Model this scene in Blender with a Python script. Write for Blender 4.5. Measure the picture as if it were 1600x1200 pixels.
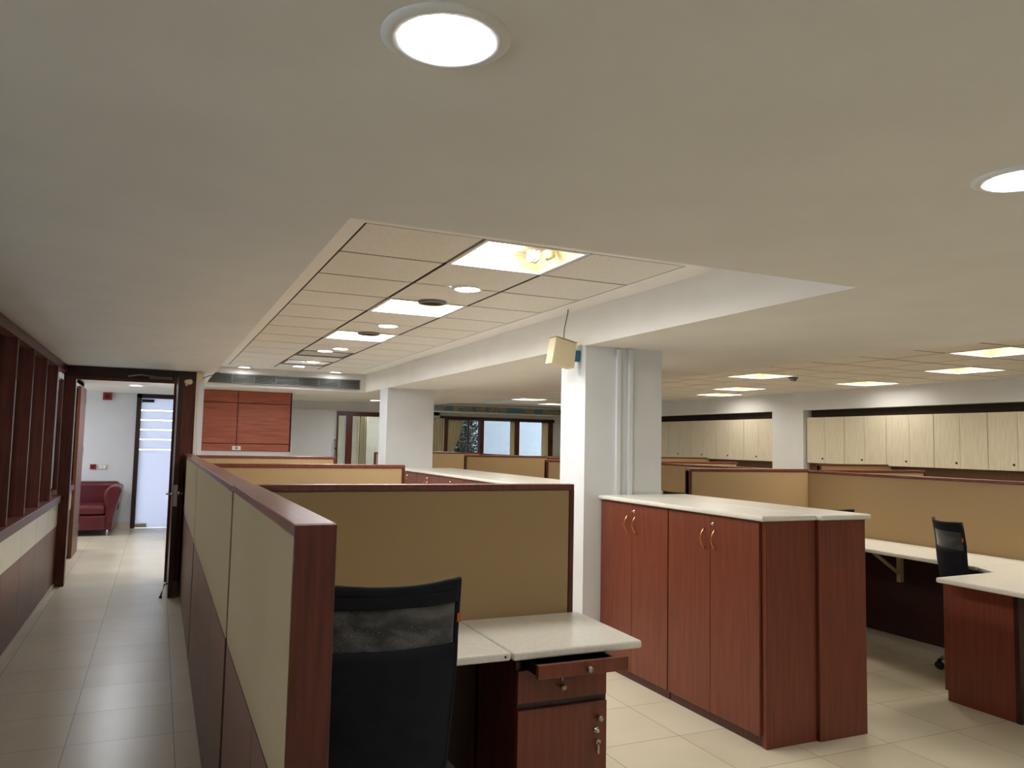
import bpy, math, random
from mathutils import Matrix, Vector
random.seed(7)
S = bpy.context.scene
for o in list(bpy.data.objects): bpy.data.objects.remove(o)
COL = S.collection
# ------------------------------------------------------------------ camera
yaw, pitch, roll, FPX = 0.42204, 0.0763956, 0.02064, 1220.9
fw = Vector((math.sin(yaw)*math.cos(pitch), math.cos(yaw)*math.cos(pitch), math.sin(pitch)))
rt = Vector((math.cos(yaw), -math.sin(yaw), 0)); up = rt.cross(fw)
r2 = rt*math.cos(roll)+up*math.sin(roll); u2 = up*math.cos(roll)-rt*math.sin(roll)
cam = bpy.data.cameras.new('camera'); co = bpy.data.objects.new('camera', cam); COL.objects.link(co)
cam.sensor_width = 36; cam.lens = FPX*36/1600; cam.clip_start = .02; cam.clip_end = 200
co.matrix_world = Matrix(((r2.x,u2.x,-fw.x,0),(r2.y,u2.y,-fw.y,0),(r2.z,u2.z,-fw.z,1.5),(0,0,0,1)))
S.camera = co
# ------------------------------------------------------------------ world, exposure
W = bpy.data.worlds.new('daylight'); S.world = W; W.use_nodes = True
bg = W.node_tree.nodes['Background']; bg.inputs[0].default_value = (.84,.91,1,1); bg.inputs[1].default_value = 4.8
S.view_settings.view_transform = 'Standard'; S.view_settings.look = 'None'
S.view_settings.exposure = 0.5; S.view_settings.gamma = 1.0; S.view_settings.use_curve_mapping = False
E_TROFFER, E_RIGHT, E_HID, E_DOWN, E_NEAR = 37.0, 11.0, 23.0, 150.0, 74.0
# ------------------------------------------------------------------ materials
def srgb(r, g, b):
    f = lambda c: ((c/255+.055)/1.055)**2.4 if c > 10 else c/255/12.92
    return (f(r), f(g), f(b), 1)
def mat(name, col, rough=.5, spec=.5, metal=0, noise=None, bump=0, bscale=60, coat=0, emis=0, var=.12, stretch=(1,1,1), nscale=8):
    m = bpy.data.materials.new(name); m.use_nodes = True; n = m.node_tree.nodes; l = m.node_tree.links
    p = n['Principled BSDF']; p.inputs['Base Color'].default_value = col; p.inputs['Roughness'].default_value = rough
    p.inputs['Metallic'].default_value = metal; p.inputs['Specular IOR Level'].default_value = spec
    p.inputs['Coat Weight'].default_value = coat; p.inputs['Coat Roughness'].default_value = .15
    tc = n.new('ShaderNodeTexCoord'); mp = n.new('ShaderNodeMapping'); l.new(tc.outputs['Object'], mp.inputs[0]); mp.inputs['Scale'].default_value = stretch
    t = n.new('ShaderNodeTexNoise'); t.inputs['Scale'].default_value = nscale; t.inputs['Detail'].default_value = 5; l.new(mp.outputs[0], t.inputs[0])
    r = n.new('ShaderNodeValToRGB'); l.new(t.outputs[0], r.inputs[0])
    a = tuple(c*(1-var) for c in col[:3])+(1,); b = tuple(min(1,c*(1+var)) for c in col[:3])+(1,)
    r.color_ramp.elements[0].position = .35; r.color_ramp.elements[1].position = .65
    r.color_ramp.elements[0].color = a; r.color_ramp.elements[1].color = b; l.new(r.outputs[0], p.inputs['Base Color'])
    if bump:
        t2 = n.new('ShaderNodeTexNoise'); t2.inputs['Scale'].default_value = bscale; l.new(tc.outputs['Object'], t2.inputs[0])
        bn = n.new('ShaderNodeBump'); bn.inputs['Strength'].default_value = bump; bn.inputs['Distance'].default_value = .01
        l.new(t2.outputs[0], bn.inputs['Height']); l.new(bn.outputs[0], p.inputs['Normal'])
    return m
def emat(name, col, e):
    m = bpy.data.materials.new(name); m.use_nodes = True; n = m.node_tree.nodes; l = m.node_tree.links
    n.remove(n['Principled BSDF']); em = n.new('ShaderNodeEmission'); em.inputs[0].default_value = col; em.inputs[1].default_value = e
    l.new(em.outputs[0], n['Material Output'].inputs[0]); return m
M = {}
M['plaster'] = mat('white_plaster', srgb(238,235,228), .75, .3, var=.02, bump=.04, bscale=40, nscale=3)
M['wall'] = mat('white_paint', srgb(225,227,229), .6, .3, var=.02, bump=.03, bscale=50, nscale=3)
M['trimw'] = mat('bright_white_trim', srgb(252,251,248), .6, .3, var=.01)
M['tile'] = mat('mineral_tile', srgb(242,240,234), .8, .2, var=.05, nscale=90, bump=.15, bscale=180)
M['dark'] = mat('dark_gap', srgb(52,44,36), .8, .2)
M['lam'] = mat('red_wood_laminate', srgb(116,57,39), .38, .45, var=.15, stretch=(14,14,.9), nscale=4)
M['lamh'] = mat('red_wood_laminate_horizontal', srgb(170,92,70), .4, .45, var=.2, stretch=(.8,14,14), nscale=4)
M['lamg'] = mat('greyish_brown_laminate', srgb(118,80,68), .42, .4, var=.1, stretch=(14,14,.9), nscale=4)
M['mahog'] = mat('dark_mahogany', srgb(84,36,24), .35, .5, var=.3, stretch=(12,12,1), nscale=5)
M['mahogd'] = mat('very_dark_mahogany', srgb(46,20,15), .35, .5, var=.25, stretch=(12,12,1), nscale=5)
M['cap'] = mat('worn_wood_cap', srgb(112,58,46), .3, .6, var=.25, stretch=(10,2,1), nscale=6)
M['fabric'] = mat('beige_woven_fabric', srgb(176,150,112), .9, .1, var=.04, nscale=260, bump=.25, bscale=500)
M['fabricl'] = mat('beige_grey_woven_fabric', srgb(172,152,120), .9, .1, var=.04, nscale=260, bump=.25, bscale=500)
M['stone'] = mat('cream_worktop', srgb(234,230,218), .3, .5, var=.05, nscale=70)
M['band'] = mat('cream_laminate_band', srgb(214,205,184), .35, .4, var=.04, nscale=20)
M['over'] = mat('pale_wood_laminate', srgb(222,214,192), .45, .4, var=.09, stretch=(20,20,.8), nscale=5)
M['chrome'] = mat('chrome', srgb(200,200,200), .2, .5, metal=1, var=.02)
M['steel'] = mat('brushed_steel', srgb(176,170,160), .32, .5, metal=1, var=.05)
M['brown'] = mat('brown_panel', srgb(92,66,42), .6, .3, var=.12, stretch=(10,10,1))
M['doorw'] = mat('brown_door_veneer', srgb(104,60,34), .4, .4, var=.15, stretch=(12,12,1))
M['brass'] = mat('warm_bronze_metal', srgb(206,150,104), .28, .5, metal=1, var=.05)
M['black'] = mat('black_plastic', srgb(22,23,26), .45, .4, var=.1)
M['navy'] = mat('dark_navy_fabric', srgb(17,19,27), .8, .25, var=.2, nscale=18, bump=.2, bscale=240)
M['leather'] = mat('burgundy_leather', srgb(92,24,34), .32, .55, var=.12, nscale=6, bump=.12, bscale=30)
M['cream'] = mat('cream_plastic', srgb(222,208,170), .45, .4, var=.03)
M['white'] = mat('white_enamel', srgb(236,236,232), .35, .5, var=.02)
M['grey'] = mat('grey_metal', srgb(120,120,116), .4, .5, metal=.5, var=.06)
M['slat'] = mat('vent_aluminium', srgb(128,128,122), .4, .5, metal=.4, var=.06)
M['red'] = mat('red_plastic', srgb(150,26,24), .4, .5, var=.05)
M['blue'] = mat('teal_blue_plastic', srgb(30,110,140), .4, .5, var=.05)
M['curt'] = mat('cream_curtain', srgb(248,240,208), .85, .2, var=.08, stretch=(20,20,.6), nscale=4)
_c = M['curt'].node_tree; _t = _c.nodes.new('ShaderNodeBsdfTranslucent'); _t.inputs[0].default_value = (.85,.78,.55,1); _m = _c.nodes.new('ShaderNodeMixShader'); _m.inputs[0].default_value = .35
_c.links.new(_c.nodes['Principled BSDF'].outputs[0], _m.inputs[1]); _c.links.new(_t.outputs[0], _m.inputs[2]); _c.links.new(_m.outputs[0], _c.nodes['Material Output'].inputs[0])
M['leaf'] = mat('tree_leaves', srgb(26,38,34), .7, .3, var=.4, nscale=10)
M['facade'] = mat('pale_outside_wall', srgb(128,134,138), .8, .2, var=.04)
M['bulb'] = mat('lamp_base', srgb(200,190,150), .4, .4)
M['orange'] = mat('orange_tag', srgb(196,96,40), .6, .3)
M['emT'] = emat('lit_troffer', (1,.98,.94,1), E_TROFFER)
M['emR'] = emat('lit_warm_troffer', (1,.94,.85,1), E_RIGHT)
M['emW'] = emat('lit_weak_downlight', (.95,.97,1,1), 24.0)
M['emH'] = emat('added_warm_troffer', (1,.94,.85,1), E_HID)  # for the added troffers out of sight behind the beam
M['emN'] = emat('lit_near_downlight', (.97,.98,1,1), E_NEAR)
M['emD'] = emat('lit_downlight', (.93,.95,1,1), E_DOWN)
def glassmat(name, tint, frac, rough=0.02):
    m = bpy.data.materials.new(name); m.use_nodes = True; n = m.node_tree.nodes; l = m.node_tree.links
    n.remove(n['Principled BSDF']); t = n.new('ShaderNodeBsdfTransparent'); t.inputs[0].default_value = tint
    g = n.new('ShaderNodeBsdfGlossy'); g.inputs['Roughness'].default_value = rough
    fr = n.new('ShaderNodeFresnel'); fr.inputs[0].default_value = 1.5
    ad = n.new('ShaderNodeMath'); ad.operation = 'MULTIPLY'; ad.inputs[1].default_value = frac; l.new(fr.outputs[0], ad.inputs[0])
    mx = n.new('ShaderNodeMixShader'); l.new(ad.outputs[0], mx.inputs[0]); l.new(t.outputs[0], mx.inputs[1]); l.new(g.outputs[0], mx.inputs[2])
    l.new(mx.outputs[0], n['Material Output'].inputs[0]); return m
M['glass'] = glassmat('clear_glass', (.82,.85,.86,1), 1.0)
def frosted():
    m = bpy.data.materials.new('frosted_glass'); m.use_nodes = True; n = m.node_tree.nodes; l = m.node_tree.links
    n.remove(n['Principled BSDF']); a = n.new('ShaderNodeBsdfTranslucent'); a.inputs[0].default_value = (.60,.62,.71,1)
    b = n.new('ShaderNodeBsdfDiffuse'); b.inputs[0].default_value = (.5,.52,.6,1)
    mx = n.new('ShaderNodeMixShader'); mx.inputs[0].default_value = .1
    l.new(a.outputs[0], mx.inputs[1]); l.new(b.outputs[0], mx.inputs[2])
    g = n.new('ShaderNodeBsdfGlossy'); g.inputs['Roughness'].default_value = .25
    m2 = n.new('ShaderNodeMixShader'); m2.inputs[0].default_value = .06; l.new(mx.outputs[0], m2.inputs[1]); l.new(g.outputs[0], m2.inputs[2])
    l.new(m2.outputs[0], n['Material Output'].inputs[0]); return m
M['frost'] = frosted()
def meshfabric():
    m = bpy.data.materials.new('black_net_fabric'); m.use_nodes = True; n = m.node_tree.nodes; l = m.node_tree.links
    p = n['Principled BSDF']; p.inputs['Roughness'].default_value = .6
    p.inputs['Sheen Weight'].default_value = .6
    tc = n.new('ShaderNodeTexCoord'); mp = n.new('ShaderNodeMapping'); mp.inputs['Scale'].default_value = (3,3,7); l.new(tc.outputs['Object'], mp.inputs[0])
    w = n.new('ShaderNodeTexNoise'); w.inputs['Scale'].default_value = 1.6; w.inputs['Distortion'].default_value = 1.5; l.new(mp.outputs[0], w.inputs[0])
    cr = n.new('ShaderNodeValToRGB'); cr.color_ramp.elements[0].position = .40; cr.color_ramp.elements[0].color = srgb(16,17,19)
    cr.color_ramp.elements[1].position = .72; cr.color_ramp.elements[1].color = srgb(88,88,90)
    l.new(w.outputs[0], cr.inputs[0]); l.new(cr.outputs[0], p.inputs['Base Color'])
    t = n.new('ShaderNodeBsdfTransparent'); mx = n.new('ShaderNodeMixShader')
    ch = n.new('ShaderNodeTexVoronoi'); ch.inputs['Scale'].default_value = 330; l.new(tc.outputs['Object'], ch.inputs[0])
    lt = n.new('ShaderNodeMath'); lt.operation = 'LESS_THAN'; lt.inputs[1].default_value = .27; l.new(ch.outputs[0], lt.inputs[0])
    l.new(lt.outputs[0], mx.inputs[0]); l.new(p.outputs[0], mx.inputs[1]); l.new(t.outputs[0], mx.inputs[2])
    l.new(mx.outputs[0], n['Material Output'].inputs[0]); return m
M['net'] = meshfabric()
def floormat():
    m = bpy.data.materials.new('cream_floor_tile'); m.use_nodes = True; n = m.node_tree.nodes; l = m.node_tree.links
    p = n['Principled BSDF']; g = n.new('ShaderNodeNewGeometry'); sp = n.new('ShaderNodeSeparateXYZ'); l.new(g.outputs['Position'], sp.inputs[0])
    def mth(op, a, b=None):
        k = n.new('ShaderNodeMath'); k.operation = op
        for i, v in enumerate((a, b)):
            if v is None: continue
            if isinstance(v, (int, float)): k.inputs[i].default_value = v
            else: l.new(v, k.inputs[i])
        return k.outputs[0]
    P = .482; ln = []; ids = []
    for ax, off in ((0, .34+P*40), (1, -2.98+P*40)):
        v = mth('DIVIDE', mth('ADD', sp.outputs[ax], off), P); f = mth('FRACT', v); ids.append(mth('FLOOR', v))
        ln.append(mth('LESS_THAN', mth('ABSOLUTE', mth('SUBTRACT', mth('FRACT', mth('ADD', v, .5)), .5)), .0038))
    line = mth('MAXIMUM', ln[0], ln[1])
    cmb = n.new('ShaderNodeCombineXYZ'); l.new(ids[0], cmb.inputs[0]); l.new(ids[1], cmb.inputs[1])
    wn = n.new('ShaderNodeTexWhiteNoise'); l.new(cmb.outputs[0], wn.inputs[0])
    t = n.new('ShaderNodeTexNoise'); t.inputs['Scale'].default_value = 3.5; t.inputs['Detail'].default_value = 6; of = n.new('ShaderNodeVectorMath'); of.operation = 'ADD'; of.inputs[1].default_value = (.3,.7,.37); l.new(g.outputs['Position'], of.inputs[0]); l.new(of.outputs[0], t.inputs[0])
    s = mth('ADD', mth('MULTIPLY', wn.outputs[0], .35), mth('MULTIPLY', t.outputs[0], .65))
    cr = n.new('ShaderNodeValToRGB'); l.new(s, cr.inputs[0]); cr.color_ramp.elements[0].position = .25; cr.color_ramp.elements[1].position = .75
    cr.color_ramp.elements[0].color = srgb(204,194,168); cr.color_ramp.elements[1].color = srgb(222,213,190)
    mx = n.new('ShaderNodeMix'); mx.data_type = 'RGBA'; l.new(line, mx.inputs[0]); l.new(cr.outputs[0], mx.inputs[6]); mx.inputs[7].default_value = srgb(128,114,92)
    l.new(mx.outputs[2], p.inputs['Base Color'])
    t.inputs['Detail'].default_value = 2; t.inputs['Scale'].default_value = 2.2; rr = n.new('ShaderNodeMapRange'); l.new(t.outputs[0], rr.inputs[0]); rr.inputs[1].default_value = .3; rr.inputs[2].default_value = .7; rr.inputs[3].default_value = .26; rr.inputs[4].default_value = .36
    p.inputs['Roughness'].default_value = .3; p.inputs['Specular IOR Level'].default_value = .45
    return m
M['floor'] = floormat()
def checks():
    m = mat('blue_and_tan_band', srgb(70,110,130), .5); n = m.node_tree.nodes; l = m.node_tree.links; p = n['Principled BSDF']
    g = n.new('ShaderNodeNewGeometry'); mp = n.new('ShaderNodeMapping'); mp.inputs['Rotation'].default_value = (0,.6,0); mp.inputs['Scale'].default_value = (4.2,1,2.2)
    l.new(g.outputs['Position'], mp.inputs[0]); c = n.new('ShaderNodeTexNoise'); c.inputs['Scale'].default_value = 1.4; l.new(mp.outputs[0], c.inputs[0])
    r = n.new('ShaderNodeValToRGB'); r.color_ramp.interpolation = 'CONSTANT'; e = r.color_ramp.elements
    e[0].color = srgb(96,148,176); e[1].position = .5; e[1].color = srgb(190,164,116); k = e.new(.57); k.color = srgb(110,162,180); k = e.new(.63); k.color = srgb(176,150,108)
    l.new(c.outputs[0], r.inputs[0]); l.new(r.outputs[0], p.inputs['Base Color']); return m
M['checks'] = checks()
# ------------------------------------------------------------------ mesh builder
class MB:
    def __init__(s): s.v = []; s.f = []; s.sm = []
    def add(s, vs, fs, smooth=False):
        o = len(s.v); s.v += [tuple(v) for v in vs]; s.f += [tuple(i+o for i in f) for f in fs]; s.sm += [smooth]*len(fs); return s
    def box(s, x0, y0, z0, x1, y1, z1):
        x0,x1 = sorted((x0,x1)); y0,y1 = sorted((y0,y1)); z0,z1 = sorted((z0,z1))
        return s.add([(x0,y0,z0),(x1,y0,z0),(x1,y1,z0),(x0,y1,z0),(x0,y0,z1),(x1,y0,z1),(x1,y1,z1),(x0,y1,z1)],
            [(0,3,2,1),(4,5,6,7),(0,1,5,4),(1,2,6,5),(2,3,7,6),(3,0,4,7)])
    def prism(s, pts, z0, z1):      # polygon in xy extruded in z
        n = len(pts); return s.add([(x,y,z0) for x,y in pts]+[(x,y,z1) for x,y in pts],
            [tuple(range(n))[::-1], tuple(range(n,2*n))]+[(i,(i+1)%n,n+(i+1)%n,n+i) for i in range(n)])
    def extr(s, pts, axis, a, b):   # polygon in the plane across axis, extruded along axis
        n = len(pts); mk = {'x':lambda p,t:(t,p[0],p[1]), 'y':lambda p,t:(p[0],t,p[1])}[axis]
        return s.add([mk(p,a) for p in pts]+[mk(p,b) for p in pts], [tuple(range(n))[::-1], tuple(range(n,2*n))]+[(i,(i+1)%n,n+(i+1)%n,n+i) for i in range(n)])
    def lathe(s, prof, c=(0,0,0), axis='z', seg=28, smooth=True):   # prof (r, h)
        vs = []; n = len(prof)
        for i in range(seg):
            a = 2*math.pi*i/seg
            for r, h in prof:
                p = (r*math.cos(a), r*math.sin(a), h)
                if axis == 'x': p = (h, p[0], p[1])
                if axis == 'y': p = (p[0], h, p[1])
                vs.append((p[0]+c[0], p[1]+c[1], p[2]+c[2]))
        fs = [(i*n+j, ((i+1)%seg)*n+j, ((i+1)%seg)*n+j+1, i*n+j+1) for i in range(seg) for j in range(n-1)]
        return s.add(vs, fs, smooth)
    def cyl(s, c, r, h, axis='z', seg=20): return s.lathe([(0,0),(r,0),(r,h),(0,h)], c, axis, seg, False)
    def tube(s, path, r, seg=10):
        P = [Vector(p) for p in path]; vs = []; fs = []; rs = r if isinstance(r, (list,tuple)) else [r]*len(P); ref = Vector((0,0,1))
        for i, p in enumerate(P):
            d = (P[min(i+1,len(P)-1)]-P[max(i-1,0)]).normalized()
            if abs(d.dot(ref)) > .95: ref = Vector((1,0,0)) if abs(d.x) < .9 else Vector((0,1,0))
            a = d.cross(ref).normalized(); b = d.cross(a)
            for k in range(seg):
                t = 2*math.pi*k/seg; vs.append(p+(a*math.cos(t)+b*math.sin(t))*rs[i])
        for i in range(len(P)-1):
            for k in range(seg): fs.append((i*seg+k, i*seg+(k+1)%seg, (i+1)*seg+(k+1)%seg, (i+1)*seg+k))
        fs.append(tuple(range(seg))); fs.append(tuple(range((len(P)-1)*seg, len(P)*seg)))
        return s.add(vs, fs, True)
    def sheet(s, fn, nu, nv, th=0):  # fn(u,v)->(point), thickness along given offset fn
        vs = [fn(i/nu, j/nv) for j in range(nv+1) for i in range(nu+1)]
        fs = [(j*(nu+1)+i, j*(nu+1)+i+1, (j+1)*(nu+1)+i+1, (j+1)*(nu+1)+i) for j in range(nv) for i in range(nu)]
        return s.add(vs, fs, True)
    def make(s, name, m, parent=None, off=(0,0,0), bevel=0, sub=0, solid=0):
        me = bpy.data.meshes.new(name); me.from_pydata([(a-off[0],b-off[1],c-off[2]) for a,b,c in s.v], [], s.f)
        me.polygons.foreach_set('use_smooth', s.sm); me.materials.append(M[m]); me.update()
        import bmesh
        bm = bmesh.new(); bm.from_mesh(me); bmesh.ops.recalc_face_normals(bm, faces=bm.faces); bm.to_mesh(me); bm.free()
        o = bpy.data.objects.new(name, me); COL.objects.link(o)
        if parent: o.parent = parent
        if solid: k = o.modifiers.new('solid','SOLIDIFY'); k.thickness = solid; k.offset = 0
        if bevel: k = o.modifiers.new('bevel','BEVEL'); k.width = bevel; k.segments = 3; k.limit_method = 'ANGLE'
        if sub: k = o.modifiers.new('sub','SUBSURF'); k.levels = sub; k.render_levels = sub
        return o
def B(*a):
    m = MB()
    if len(a) and isinstance(a[0], (tuple,list)):
        for q in a: m.box(*q)
    else: m.box(*a)
    return m
def tag(o, label, cat, group=None, kind=None):
    o['label'] = label; o['category'] = cat
    if group: o['group'] = group
    if kind: o['kind'] = kind
    return o
def struct(name, mb, m, label, cat, **k): return tag(mb.make(name, m, **k), label, cat, kind='structure')
def thing(name, label, cat, loc, group=None, kind=None, rotz=0):
    o = bpy.data.objects.new(name, None); COL.objects.link(o); o.location = loc; o.rotation_euler = (0,0,rotz); o.empty_display_size = .1
    return tag(o, label, cat, group, kind)
def part(t, name, mb, m, off=None, parent=None, label=None, **k):   # mb in world coordinates when off is None
    o = mb.make(name, m, parent or t, off=tuple(t.location) if off is None else off, **k)
    if label: o['label'] = label
    return o
def dup(root, loc, label, rotz=None, group=None):
    r = root.copy(); COL.objects.link(r); r.location = loc; r['label'] = label
    if rotz is not None: r.rotation_euler = (0,0,rotz)
    if group: r['group'] = group
    for ch in list(root.children):
        c = ch.copy(); COL.objects.link(c); c.parent = r
        for g in list(ch.children):
            d = g.copy(); COL.objects.link(d); d.parent = c
    return r
L0 = (0,0,0)
ZB, ZG, ZR = 2.20, 2.46, 2.42
# ------------------------------------------------------------------ floor
struct('floor', B(-4.1,-3.1,-.1,9.9,17.7,0), 'floor', 'glossy cream square tiled floor of the whole office', 'floor')
# ------------------------------------------------------------------ ceilings
def plane_holes(x0, y0, x1, y1, z, holes, R):
    m = MB(); g = R*1.4
    xs = sorted({x0,x1}|{h[0]-g for h in holes}|{h[0]+g for h in holes}); ys = sorted({y0,y1}|{h[1]-g for h in holes}|{h[1]+g for h in holes})
    for i in range(len(xs)-1):
        for j in range(len(ys)-1):
            a,b,c,d = xs[i],ys[j],xs[i+1],ys[j+1]; h = [q for q in holes if abs(q[0]-(a+c)/2)<1e-4 and abs(q[1]-(b+d)/2)<1e-4]
            if not h: m.add([(a,b,z),(c,b,z),(c,d,z),(a,d,z)], [(0,1,2,3)]); continue
            n = 48; vs = []
            for k in range(n):
                t = 2*math.pi*k/n+math.pi/4; cx, sy = math.cos(t), math.sin(t); q = g/max(abs(cx),abs(sy))
                vs += [(h[0][0]+q*cx, h[0][1]+q*sy, z), (h[0][0]+R*cx, h[0][1]+R*sy, z), (h[0][0]+R*cx, h[0][1]+R*sy, z+.015)]
            m.add(vs, [(3*k,3*((k+1)%n),3*((k+1)%n)+1,3*k+1) for k in range(n)]+[(3*k+1,3*((k+1)%n)+1,3*((k+1)%n)+2,3*k+2) for k in range(n)])
    return m
near = [(.42,1.245),(1.97,1.245),(3.52,1.245),(5.07,1.245),(6.62,1.245),(.42,-1.2),(1.97,-1.2),(3.52,-1.2),(5.07,-1.2)]  # out-of-view entries are added to light the near side
cf = plane_holes(-4,-3,9.8,2.42,ZB,near,.092)
cf.add([(-4,2.42,ZB),(9.8,2.42,ZB),(9.8,2.42,2.75),(-4,2.42,2.75)], [(0,1,2,3)])
struct('ceiling', cf, 'plaster', 'smooth lowered white plaster ceiling nearest the camera with round downlights', 'ceiling')
struct('ceiling', B((-4,2.42,ZB,.515,17.6,2.75)), 'plaster', 'lowered white plaster ceiling above the left corridor', 'ceiling')
struct('ceiling', B((2.70,2.42,ZB,4.72,17.6,2.75)), 'plaster', 'lowered white plaster beam ceiling over the pillars', 'ceiling')
struct('ceiling', B((.515,11.2,ZB,2.70,17.6,2.75)), 'plaster', 'lowered white plaster ceiling beyond the long air vent', 'ceiling')
struct('ceiling', B((-4.1,-3.1,2.75,9.9,17.7,2.85)), 'plaster', 'unseen slab added above the suspended ceilings to keep sky light out', 'ceiling')  # added cover that stops daylight leaking in from above
TP = .576; GX, GY = .782, 3.36; NR = 13
struct('trim_1', B((.515,2.42,ZG,GX,11.2,ZG+.05),(GX+3*TP,2.42,ZG,2.70,11.2,ZG+.05),(GX,2.42,ZG,GX+3*TP,GY,ZG+.05),(GX,GY+NR*TP,ZG,GX+3*TP,11.2,ZG+.05)), 'trimw', 'plain white plaster border around the recessed tile ceiling', 'ceiling trim')
def tilegrid(x0, y0, nx, ny, p, z, skip, g=.011):
    m = MB()
    for i in range(nx):
        for j in range(ny):
            if (i,j) in skip: continue
            m.box(x0+i*p+g, y0+j*p+g, z, x0+(i+1)*p-g, y0+(j+1)*p-g, z+.004)
    return m
skipA = {(1,0),(1,3),(1,6),(1,9),(1,11)}
struct('ceiling', tilegrid(GX,GY,3,NR,TP,ZG,skipA), 'tile', 'recessed white mineral tile ceiling in three rows with dark joints', 'ceiling')
def backing(x0, y0, nx, ny, p, z, skip):  # dark sheet whose colour gives the shadow gaps between tiles
    m = MB()
    for i in range(nx):
        for j in range(ny):
            if (i,j) in skip: continue
            m.box(x0+i*p, y0+j*p, z+.005, x0+(i+1)*p, y0+(j+1)*p, z+.009)
    return m
struct('trim_2', backing(GX,GY,3,NR,TP,ZG,skipA), 'dark', 'dark sheet painting the shadow gaps between the recessed ceiling tiles', 'ceiling trim')
RX, RY, RP = 4.74, 2.44, .62; RNX, RNY = 8, 24
Rl = {(3,3):0,(4,9):0,(3,9):0,(3,20):0}
ridx = lambda x,y: (int((x-RX)/RP), int((y-RY)/RP))
hid = [(5.6,3.1),(5.6,5.0),(5.6,6.85),(5.6,8.7),(5.6,10.6),(5.6,12.4)]  # troffers added out of sight to brighten the right-hand desks
rlights = [(6.95,4.45),(8.05,5.95),(6.95,7.55),(8.6,7.75),(7.95,9.4),(8.5,11.0),(6.95,14.4),(8.1,15.9)]
skipR = {ridx(x,y) for x,y in rlights+hid}
struct('ceiling', tilegrid(RX,RY,RNX,RNY,RP,ZR,skipR,.015), 'tile', 'wide white tile ceiling over the right-hand workstations', 'ceiling')
struct('trim_3', backing(RX,RY,RNX,RNY,RP,ZR,skipR), 'dark', 'dark sheet painting the shadow gaps between the right-hand ceiling tiles', 'ceiling trim')
# ------------------------------------------------------------------ outer walls
struct('wall_back', B(-4.1,-3.1,0,9.9,-3,2.75), 'wall', 'plain white wall behind the camera', 'wall')
WL = [(-2.2,.6),(1.2,4.0),(4.6,7.4),(8.0,10.8),(12.2,13.9)]  # unseen side windows, added to let daylight reach corridor and lobby
e_ = [-3]+[q for w in WL for q in w]+[17.6]
struct('wall_left', B((-4.1,-3,0,-4,17.6,.9),(-4.1,-3,2.1,-4,17.6,2.75),*[(-4.1,e_[i],.9,-4,e_[i+1],2.1) for i in range(0,len(e_),2)]), 'wall', 'plain white wall of the room beyond the corridor glazing', 'wall')
struct('wall_right', B((9.72,-3,0,9.82,17.6,2.75)), 'wall', 'right-hand office wall behind the overhead cabinets', 'wall')
struct('wall_right_beam', B((9.36,-3,2.13,9.719,17.6,2.75)), 'wall', 'plastered beam band above the right-hand overhead cabinets', 'wall')
struct('wall_right_column', B((9.33,9.44,0,9.719,10.13,2.13)), 'wall', 'white column between the two banks of overhead cabinets', 'column')
struct('trim_4', B((9.5,-2.9,2.02,9.719,9.43,2.13),(9.5,10.14,2.02,9.719,17.5,2.13)), 'dark', 'black gap strip above the overhead cabinets', 'trim')
struct('wall_right_lower', B((9.45,-2.9,0,9.719,9.43,1.29),(9.45,10.14,0,9.719,17.5,1.29)), 'brown', 'brown panelling under the overhead cabinets', 'wall')
# lobby end wall (y 14.3)
Y1 = 14.3
struct('wall_lobby', B((-4,Y1,0,-.36,Y1+.12,ZB),(.36,Y1,0,2.94,Y1+.12,ZB),(2.94,Y1,2.02,4.5,Y1+.12,ZB),(-.36,Y1,2.2,.36,Y1+.12,2.75),(4.4,Y1,0,4.5,17.6,ZB)), 'wall', 'white end wall with the frosted door and the glazed opening', 'wall')
struct('baseboard_lobby', B((-2.6,Y1-.015,0,-.37,Y1,.1)), 'floor', 'low cream tile skirting behind the burgundy sofa', 'baseboard')
struct('wall_far', B((5.4,17.5,2.12,9.72,17.6,2.75),(9.02,17.5,0,9.72,17.6,2.12),(4.4,17.5,0,6.02,17.6,.9),(4.4,17.5,2.12,6,17.6,2.75),(6,17.5,0,9.1,17.6,.9)), 'wall', 'far white wall around the wood framed windows', 'wall')
struct('wall_room', B((-4,11.7,0,-2.75,11.82,ZB),(-1.45,11.7,0,-.98,11.82,ZB),(-2.75,11.7,2.1,-1.45,11.82,ZB)), 'wall', 'end wall of the room behind the corridor glazing', 'wall')
# wall dividing corridor frame from wood panelled block
struct('wall_block', B((.335,9.06,1.0,.42,12.2,ZB),(.335,12.2,0,1.80,12.35,1.31),(1.70,12.35,0,1.8,Y1,ZB)), 'wall', 'white side wall between the corridor door and wood panelling', 'wall')
blk = thing('wall_panelling', 'red wood wall panelling in six rectangles below the air vent', 'wall panelling', (1.1,12.2,1.3))
xs = [.36,1.04,1.80]; zs = [1.31,1.42,2.02,2.2]
for i in range(2):
    for j in range(3):
        part(blk,'wood_panel', B(xs[i]+.006,12.17,zs[j]+.006,xs[i+1]-.006,12.2,zs[j+1]-.006),'lamh')
part(blk,'panel_backing', B(.35,12.2,1.31,1.80,12.35,2.2),'mahogd')
part(blk,'panel_edge', B(1.80,12.16,1.31,1.815,12.35,2.2),'mahogd')
sp = thing('wall_socket','small white switch plate on the red wood wall panelling','switch',(1.06,12.15,1.36))
part(sp,'plate',B(.985,12.155,1.325,1.105,12.169,1.385),'white',bevel=.004); part(sp,'rocker',B(1.03,12.148,1.34,1.06,12.155,1.37),'grey')
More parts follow.
